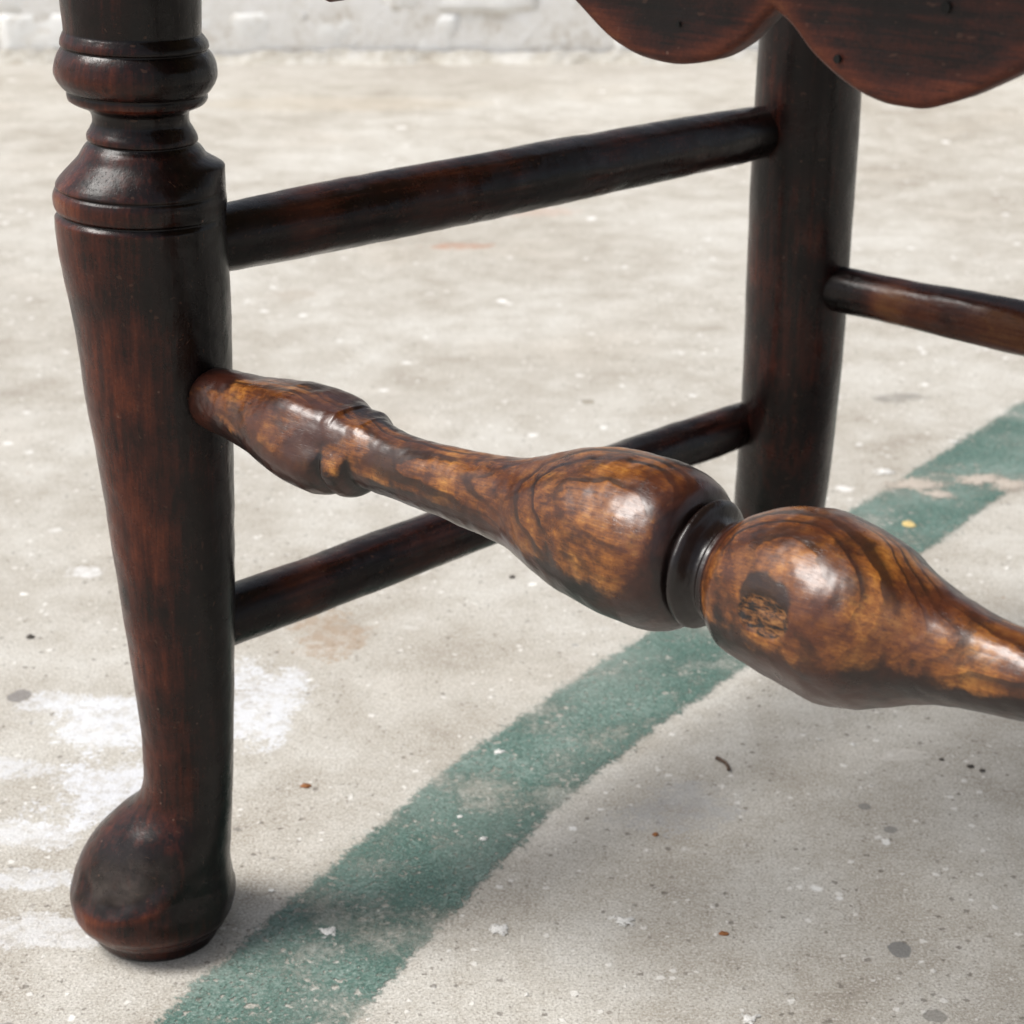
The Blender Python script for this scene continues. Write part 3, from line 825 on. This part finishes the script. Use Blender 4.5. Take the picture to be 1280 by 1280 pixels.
for ob in st_objs:
    me = ob.data
    co = np.empty(len(me.vertices) * 3); me.vertices.foreach_get('co', co); co = co.reshape(-1, 3)
    q = co - KN
    kd = np.sqrt((q[:, 0] / .0088) ** 2 + (q[:, 1] / .0085) ** 2 + (q[:, 2] / .0056) ** 2)
    q2 = co - KN - np.array([.0012, -.001, .0058])
    k2 = np.sqrt((q2[:, 0] / .0095) ** 2 + (q2[:, 1] / .010) ** 2 + (q2[:, 2] / .0070) ** 2)
    at = me.attributes.new('smudge', 'FLOAT', 'POINT'); at.data.foreach_set('value', smooth(1.15, .6, k2 + .4 * vnoise(co, 120, 3.0, 3)).astype(np.float32))
    at = me.attributes.new('knot', 'FLOAT', 'POINT'); at.data.foreach_set('value', smooth(1.15, .75, kd).astype(np.float32))

# --- plain round rungs and back legs
def rod(name, A, B, prof, mat, seed, bend=None, cols=56, wear0=.30, ease=None, wearf=None):
    A = Vector(A); B = Vector(B); Ln = (B - A).length
    n_ = max(24, int(Ln / .0022))
    t = np.linspace(0, Ln, n_)
    r = pchip([p[0] * Ln for p in prof], [p[1] for p in prof])(t)[:, None]
    th = np.linspace(0, 2 * math.pi, cols, endpoint=False)[None]
    oy = np.zeros((n_, 1)); oz = np.zeros((n_, 1))
    if bend: oz = pchip([p[0] * Ln for p in bend], [p[1] for p in bend])(t)[:, None]
    V = np.stack([np.repeat(t[:, None], cols, 1), oy + r * np.cos(th), oz + r * np.sin(th)], 2)
    P = V.reshape(-1, 3)
    nn = np.stack([np.zeros(len(P)), np.repeat(np.cos(th), n_, 0).ravel(), np.repeat(np.sin(th), n_, 0).ravel()], 1)
    d = vnoise(P * np.array([.35, 1, 1]), 55, seed, 3) * .0006 + vnoise(P, 120, seed + 3, 2) * .00018
    d += vnoise(P * np.array([.06, 1, 1]), 150, seed + 7, 2) * .00030
    V = (P + nn * d[:, None]).reshape(V.shape)
    w = np.full((n_, cols), wear0) + .05 * np.sin(th)
    if wearf: w = w + wearf(t[:, None] / Ln, th)
    dist_end = np.minimum(t, Ln - t)[:, None]
    w = w - .22 * smooth(.045, .022, dist_end)
    return tube_pieces(V, [(name, 0, 0)], mat, chair, w, root_matrix=frame(A, B - A))[0]

BL = Vector((.132, .8636, 0))                              # rear left leg
BR = BL + FD * 0.386
RP = [(0, .0110), (.12, .0124), (.5, .0131), (.85, .0122), (1, .0108)]
LP = [(0, .0112), (.15, .0114), (.5, .0112), (.85, .0110), (1, .0094)]
def side(z, left=True):
    f = leg_pt(z, not left) + SD * .010 * (1 if left else 0)
    b = Vector((BL.x, BL.y, z)) if left else Vector((BR.x, BR.y, z))
    return f, b
ztop, zlow = .2740, .1300
A0 = Vector((-.0989, .6648, ztop)); B0 = Vector((.1102, .8536, ztop)); d0 = (B0 - A0).normalized()
rod('side_stretcher', A0 - d0 * .024, B0 + d0 * .016, RP, M_RUNG, 2.5, wear0=.27)
A1 = Vector((-.1045, .6586, zlow)); B1 = Vector((.1180, .8764, zlow)); d1 = (B1 - A1).normalized()
rod('side_stretcher', A1 - d1 * .024, B1 + d1 * .008, LP, M_RUNG, 4.5, bend=[(0, -.0004), (.25, .0), (.42, .0006), (.7, .0018), (1, .0010)], wear0=.27)
for zz, pr, sdd in ((ztop, RP, 11.5), (zlow, LP, 13.5)):
    a = leg_pt(zz, True); b = Vector((BR.x, BR.y, zz))
    rod('side_stretcher', a, b, pr, M_RUNG, sdd)
bz = .2035
BRA = BL + BN * -.004
def br_wear(s, th):
    return .44 * smooth(.10, .14, s) * smooth(.0, .7, np.sin(th - 1.9)) * (1 + 0 * s)
rod('back_stretcher', Vector((BL.x, BL.y, bz)), Vector((BR.x, BR.y, bz)) , [(0, .0100), (.1, .0103), (.3, .0116), (.7, .0116), (1, .0098)], M_RUNG, 21.5, wear0=.30, wearf=br_wear)

def post(name, base, seed, top=1.02):
    """rear leg running up into the chair back, leaning away above the seat"""
    t = np.concatenate([np.arange(0, .46, .0025), np.arange(.46, top, .01)])
    r = pchip([0, .02, .06, .12, .25, .40, .6, .9, top], [.0195, .0210, .0221, .0226, .0236, .0226, .020, .0175, .012])(t)[:, None]
    th = np.linspace(0, 2 * math.pi, 72, endpoint=False)[None]
    lean = np.where(t > .44, (t - .44) ** 2 * .22, 0)[:, None]
    bx, by = BN.x, BN.y
    kick = (.050 * np.clip((.17 - t) / .17, 0, 1) ** 1.6)[:, None]
    V = np.stack([lean * bx + r * np.cos(th), lean * by + kick + r * np.sin(th), np.repeat(t[:, None], 72, 1)], 2)
    P = V.reshape(-1, 3)
    nn = np.stack([np.repeat(np.cos(th), len(t), 0).ravel(), np.repeat(np.sin(th), len(t), 0).ravel(), np.zeros(len(P))], 1)
    d = vnoise(P * np.array([1, 1, .35]), 40, seed, 3) * .0006
    V = (P + nn * d[:, None]).reshape(V.shape); V[0, :, 2] = 0
    w = np.full(V.shape[:2], .26)
    return tube_pieces(V, [(name, 0, 0)], M_LEG, chair, w, root_matrix=Matrix.Translation(base))[0]
post('back_leg', BL, 31.0)
post('back_leg', BR, 35.0)

# --- shaped apron between the front legs
AP_OFF = .010
apts = [(.0739, .3641), (.0791, .3629), (.0844, .3648), (.1000, .3790), (.1300, .3900), (.1560, .3850), (.1759, .3720), (.1824, .3673), (.1922, .3615), (.2004, .3590), (.2097, .3583), (.2212, .3601), (.2310, .3652), (.2380, .3718), (.2414, .3750),
        (.2464, .3718), (.2526, .3659), (.2600, .3609), (.2694, .3567), (.2763, .3554), (.2829, .3553), (.2934, .3584), (.3033, .3633), (.3109, .3677), (.3300, .3800), (.3520, .3880), (.3750, .3830), (.3950, .3690), (.4061, .3629), (.4110, .3640)]
apts = [(.012, .395), (.040, .390), (.060, .3760)] + apts + [(.4250, .3760), (.4450, .390), (.473, .395)]
# cusps kept sharp: split the curve there
cusps = [.0791, .2414, .4061]
au = np.unique(np.concatenate([np.linspace(.012, .473, 460), cusps]))
za = np.empty_like(au)
segs = [-1] + cusps + [9]
for a, b in zip(segs[:-1], segs[1:]):
    pts = [p for p in apts if a - 1e-9 <= p[0] <= b + 1e-9]
    m = (au >= pts[0][0] - 1e-9) & (au <= pts[-1][0] + 1e-9)
    za[m] = pchip(*zip(*pts))(au[m])
TH = .011
# cross-section: from top front, down the face, round the worn lower edge, up the back
prof = [(0.0, None)]
rows = []
rE = .0028
fr = [1.0, .8, .6, .45, .30, .18, .09, .03, 0.0]
sect = [('f', s) for s in fr] + [('r', a) for a in np.linspace(0, 90, 7)[1:]] + [('q', a) for a in np.linspace(0, 90, 5)] + [('b', s) for s in (0.0, .3, .6, 1.0)]
ZT = .425
AV = np.empty((len(au), len(sect), 3)); aw = np.empty((len(au), len(sect)))
for j, (k, s) in enumerate(sect):
    if k == 'f': y = 0; z = za + rE + (ZT - za - rE) * s; ww = .30 + .38 * math.exp(-((s) / .05) ** 2)
    elif k == 'r':
        a = math.radians(s); y = rE * (1 - math.cos(a)); z = za + rE * (1 - math.sin(a)); ww = .66
    elif k == 'q':
        a = math.radians(90 - s); y = TH - rE * (1 - math.cos(a)); z = za + rE * (1 - math.sin(a)); ww = .5
    else: y = TH; z = za + rE + (ZT - za - rE) * s; ww = .2
    AV[:, j, 0] = au; AV[:, j, 1] = y; AV[:, j, 2] = z; aw[:, j] = ww
Pn = AV.reshape(-1, 3)
dz = vnoise(Pn, 45, 14.0, 3) * .0006
AV[:, :, 1] += dz.reshape(AV.shape[:2])
na, ns = AV.shape[:2]
faces = [(i * ns + j, i * ns + j + 1, (i + 1) * ns + j + 1, (i + 1) * ns + j) for i in range(na - 1) for j in range(ns)if j + 1 < ns]
faces += [((i + 1) * ns, i * ns, i * ns + ns - 1, (i + 1) * ns + ns - 1)[::-1] for i in range(na - 1)]
faces += [tuple(range(ns)), tuple((na - 1) * ns + k for k in reversed(range(ns)))]
ap = mesh_obj('apron', AV.reshape(-1, 3), faces, M_APRON, chair)
A_O = PF + AX * .36; A_O.z = 0
# stand the board on the line of the front legs
ap.matrix_local = frame(Vector((A_O.x, A_O.y, 0)) + BN * AP_OFF, FD)
at = ap.data.attributes.new('wear', 'FLOAT', 'POINT'); at.data.foreach_set('value', aw.reshape(-1).astype(np.float32))

# --- rush seat and back slats above the picture
f1, f2 = leg_pt(.45), leg_pt(.45, True)
corners = [f1 - BN * .03 - FD * .03, f2 - BN * .03 + FD * .03, Vector((BR.x, BR.y, .45)) + FD * .02 - BN * .02, Vector((BL.x, BL.y, .45)) - FD * .02 - BN * .02]
cen = sum(corners, Vector()) / 4
sv, sf = [], []
K = 40
for i in range(4):
    a, b = corners[i], corners[(i + 1) % 4]
    for k in range(K + 1):
        s = k / K
        base = len(sv)
        bulge = .0035 * (k % 2)
        for m_ in range(5):
            u = m_ / 4
            pa = a.lerp(cen, s); pb = b.lerp(cen, s)
            p = pa.lerp(pb, u)
            sv.append((p.x, p.y, .450 + bulge - .010 * s))
        for m_ in range(5):
            u = m_ / 4
            p = a.lerp(cen, s).lerp(b.lerp(cen, s), u)
            sv.append((p.x, p.y, .428 - bulge + .004 * s))
    st0 = len(sv) - 10 * (K + 1)
    for k in range(K):
        for m_ in range(4):
            q0 = st0 + k * 10 + m_; q1 = st0 + (k + 1) * 10 + m_
            sf.append((q0, q0 + 1, q1 + 1, q1)); sf.append((q0 + 5, q1 + 5, q1 + 6, q0 + 6))
    for m_ in range(4):
        sf.append((st0 + m_, st0 + 5 + m_, st0 + 6 + m_, st0 + 1 + m_))
mesh_obj('rush_seat', sv, sf, M_RUSH, chair)
for zz in (.60, .76, .92):
    lean = (zz - .44) ** 2 * .22
    a = BL + BN * lean; b = BR + BN * lean
    vv, ff = [], []
    for k in range(25):
        s = k / 24
        p = a.lerp(b, s) + BN * (.03 * math.sin(math.pi * s))
        hgt = .055 + .02 * math.sin(math.pi * s)
        for (o, z) in ((-.004, -.03), (-.004, hgt - .03), (.004, hgt - .03), (.004, -.03)):
            c_ = p + BN * o
            vv.append((c_.x, c_.y, zz + z))
    for k in range(24):
        for j in range(4):
            ff.append((k * 4 + j, k * 4 + (j + 1) % 4, (k + 1) * 4 + (j + 1) % 4, (k + 1) * 4 + j))
    ff += [(0, 1, 2, 3), (99, 98, 97, 96)]
    mesh_obj('back_slat', vv, ff, M_RUNG, chair, False)

# ------------------------------------------------------------------ small things lying on the concrete
def mat_splash(name, c0, c1):
    n = NT(name)
    f_ = n.noise(n.P, 520, 5, 0.8); g_ = n.noise(n.P, 1300, 2, 0.7)
    cov = n.math('ADD', n.attr('edge'), n.math('MULTIPLY', n.math('SUBTRACT', f_, 0.5), 3.4))
    al = n.math('MULTIPLY', n.step(cov, 0.22, 0.42), 0.92)
    col = n.mix(n.step(g_, 0.4, 0.65), c0, c1)
    return n.set(Base_Color=col, Roughness=.8, Alpha=al, Specular_IOR_Level=.2)
M_SPLAT = mat_splash('white_paint_splash', (.80, .79, .76), (.58, .56, .52))
M_TWIG = mat_plain('brown_twig', (.045, .026, .018), (.13, .08, .05), 600, .8)
M_BARE = mat_splash('bare_brown_patch', (.40, .33, .27), (.56, .52, .46))
M_RUST = mat_plain('rusty_crumb', (.16, .055, .015), (.32, .13, .04), 700, .8)
M_GREY = mat_plain('dark_crumb', (.035, .030, .027), (.10, .085, .07), 700, .8)
M_YEL = mat_plain('yellow_chip', (.50, .36, .12), (.66, .52, .24), 500, .8)

def splash(px, py, r, seed, mat, stretch=1.0, n_=64, name='paint_splash'):
    cx, cy = px_floor(px, py)
    r *= 1.35; V = [(cx, cy, .0007)]; top = []
    for k in range(n_):
        a = 2 * math.pi * k / n_
        rr = r * (.80 + .50 * mnoise.fractal((math.cos(a) * 1.1 + seed, math.sin(a) * 1.1, seed), 1, 2, 5) + .10 * mnoise.noise((a * 9.0, seed, 0)))
        rr = max(rr, r * .2)
        V.append((cx + rr * math.cos(a) * stretch, cy + rr * math.sin(a), .0006))
    for k in range(n_):
        V.append((cx + (V[k + 1][0] - cx) * 1.06, cy + (V[k + 1][1] - cy) * 1.06, .0002))
    F = []
    for k in range(n_):
        a, b = k + 1, (k + 1) % n_ + 1
        F.append((0, a, b)); F.append((a, a + n_, b + n_, b))
    o = mesh_obj(name, V, F, mat, ground)
    at = o.data.attributes.new('edge', 'FLOAT', 'POINT'); at.data.foreach_set('value', [1.0] + [.12] * n_ + [0.0] * n_)
    return o
for (px, py, r, s) in ((624, 1162, .0043, 1), (781, 1153, .0040, 2), (410, 1166, .0033, 3), (1066, 932, .0016, 4), (1022, 925, .0012, 5), (624, 941, .0024, 6),
                       (938, 1275, .0030, 7), (658, 1245, .0012, 8), (575, 1022, .0013, 9), (340, 1115, .0014, 10), (604, 1050, .0018, 12), (1104, 590, .0060, 14), (1190, 553, .0030, 15)):
    splash(px, py, r, s * 3.3, M_SPLAT, 1.1)

def twig(px, py, pts, r, label, seed):
    cx, cy = px_floor(px, py)
    n_ = 24
    xs_ = np.linspace(0, 1, n_)
    t0 = np.linspace(0, 1, len(pts))
    X = pchip(t0, [p[0] for p in pts])(xs_) if False else np.interp(xs_, t0, [p[0] for p in pts])
    Y = np.interp(xs_, t0, [p[1] for p in pts])
    X = np.convolve(np.pad(X, 2, mode='edge'), np.ones(5) / 5, 'valid'); Y = np.convolve(np.pad(Y, 2, mode='edge'), np.ones(5) / 5, 'valid')
    V, F = [], []
    for i in range(n_):
        tang = np.array([X[min(i + 1, n_ - 1)] - X[max(i - 1, 0)], Y[min(i + 1, n_ - 1)] - Y[max(i - 1, 0)]]); tang /= np.linalg.norm(tang) + 1e-12
        nx_, ny_ = -tang[1], tang[0]
        rr = r * (.75 + .4 * mnoise.noise((i * .5, seed, 0)) ) * (0.55 if i in (0, n_ - 1) else 1)
        for k in range(8):
            a = 2 * math.pi * k / 8
            V.append((X[i] + nx_ * rr * math.cos(a), Y[i] + ny_ * rr * math.cos(a), r + rr * math.sin(a) * .9))
    for i in range(n_ - 1):
        for k in range(8):
            F.append((i * 8 + k, i * 8 + (k + 1) % 8, (i + 1) * 8 + (k + 1) % 8, (i + 1) * 8 + k))
    F += [tuple(range(8)), tuple((n_ - 1) * 8 + k for k in range(8))]
    o = mesh_obj('twig', V, F, M_TWIG)
    o.location = (cx, cy, .0)
    return tag(o, label, 'twig')
twig(905, 958, [(-.0032, .0062), (-.0010, .0040), (.0012, .0005), (.0018, -.0060)], .0012, 'small curved brown twig lying on bare concrete below the stretcher', 1.0)

def crumb(name, px, py, r, mat, label, cat, seed, flat=.55, stretch=(1, 1)):
    """an irregular lump with its underside flat on the ground"""
    cx, cy = px_floor(px, py)
    V, F = [], []
    R_, C_ = 7, 12
    for i in range(R_):
        ph = math.pi * .5 * (1 - i / (R_ - 1))
        for k in range(C_):
            a = 2 * math.pi * k / C_
            v = Vector((math.cos(a) * math.cos(ph if i else 1.45), math.sin(a) * math.cos(ph if i else 1.45), math.sin(ph)))
            s = r * (1 + .45 * mnoise.noise((v.x * 1.4 + seed, v.y * 1.4 - seed, v.z * 1.4)))
            V.append((v.x * s * stretch[0], v.y * s * stretch[1], max(0, v.z * s * flat)))
    for i in range(R_ - 1):
        for k in range(C_):
            F.append((i * C_ + k, i * C_ + (k + 1) % C_, (i + 1) * C_ + (k + 1) % C_, (i + 1) * C_ + k))
    F += [tuple(range(C_)), tuple((R_ - 1) * C_ + k for k in reversed(range(C_)))]
    o = mesh_obj(name, V, F, mat)
    o.location = (cx, cy, 0.0003)
    return tag(o, label, cat, 'bits of grit on the concrete' if name == 'grit' else None)
crumb('leaf_crumb', 382, 983, .0022, M_RUST, 'orange brown leaf crumb on pale concrete right of the foot', 'leaf crumb', 1, .4, (1.1, .9))
crumb('grit', 1213, 959, .0015, M_GREY, 'dark bit of grit left of its twin near the right edge of the floor', 'grit', 2, .6, (1.3, .8))
crumb('grit', 1228, 964, .0014, M_GREY, 'dark bit of grit closest to the right edge below the stretcher', 'grit', 3)
crumb('grit', 1177, 950, .0011, M_GREY, 'tiny dark speck of grit left of the pair at lower right', 'grit', 4)
crumb('grit', 640, 722, .0017, M_GREY, 'black speck of grit under the first turned ball', 'grit', 5)
crumb('grit', 38, 797, .0022, M_GREY, 'black pebble of grit on concrete left of the front leg', 'grit', 6)
crumb('rust_crumb', 819, 1044, .0013, M_RUST, 'single red brown crumb on shaded concrete right of the green line', 'crumb', 7)
crumb('rust_crumb', 905, 1168, .0016, M_RUST, 'rusty brown crumb nearest the bottom edge, on concrete right of the white splashes', 'crumb', 8, .5, (1.2, .8))
crumb('paint_chip', 1136, 656, .0042, M_YEL, 'yellowish chip lying on the far stretch of green line', 'chip', 9, .25, (1, 1.2))
for (px, py, r, s_, st) in ((1140, 606, .0120, 21, 1.7), (1172, 618, .0080, 22, 1.3), (1225, 600, .0105, 23, 1.6), (1262, 606, .0100, 24, 1.5)):
    splash(px, py, r, s_ * 2.7, M_BARE, st, name='worn_patch')
# worm holes in the apron
M_HOLE = mat_plain('worm_hole', (.002, .0015, .001), (.004, .003, .002), 400, .9)
for (u, z, r) in ((.2615, .3652, .0009), (.2900, .3800, .0012), (.2130, .3690, .0006)):
    V = [(u + r * math.cos(k * math.pi / 6), -.00035 - .0006, z + r * 1.15 * math.sin(k * math.pi / 6)) for k in range(12)]
    V += [(v_[0], .002, v_[2]) for v_ in V]
    mesh_obj('worm_hole', V, [tuple(range(12))] + [(k, k + 12, (k + 1) % 12 + 12, (k + 1) % 12) for k in range(12)], M_HOLE, ap, False)
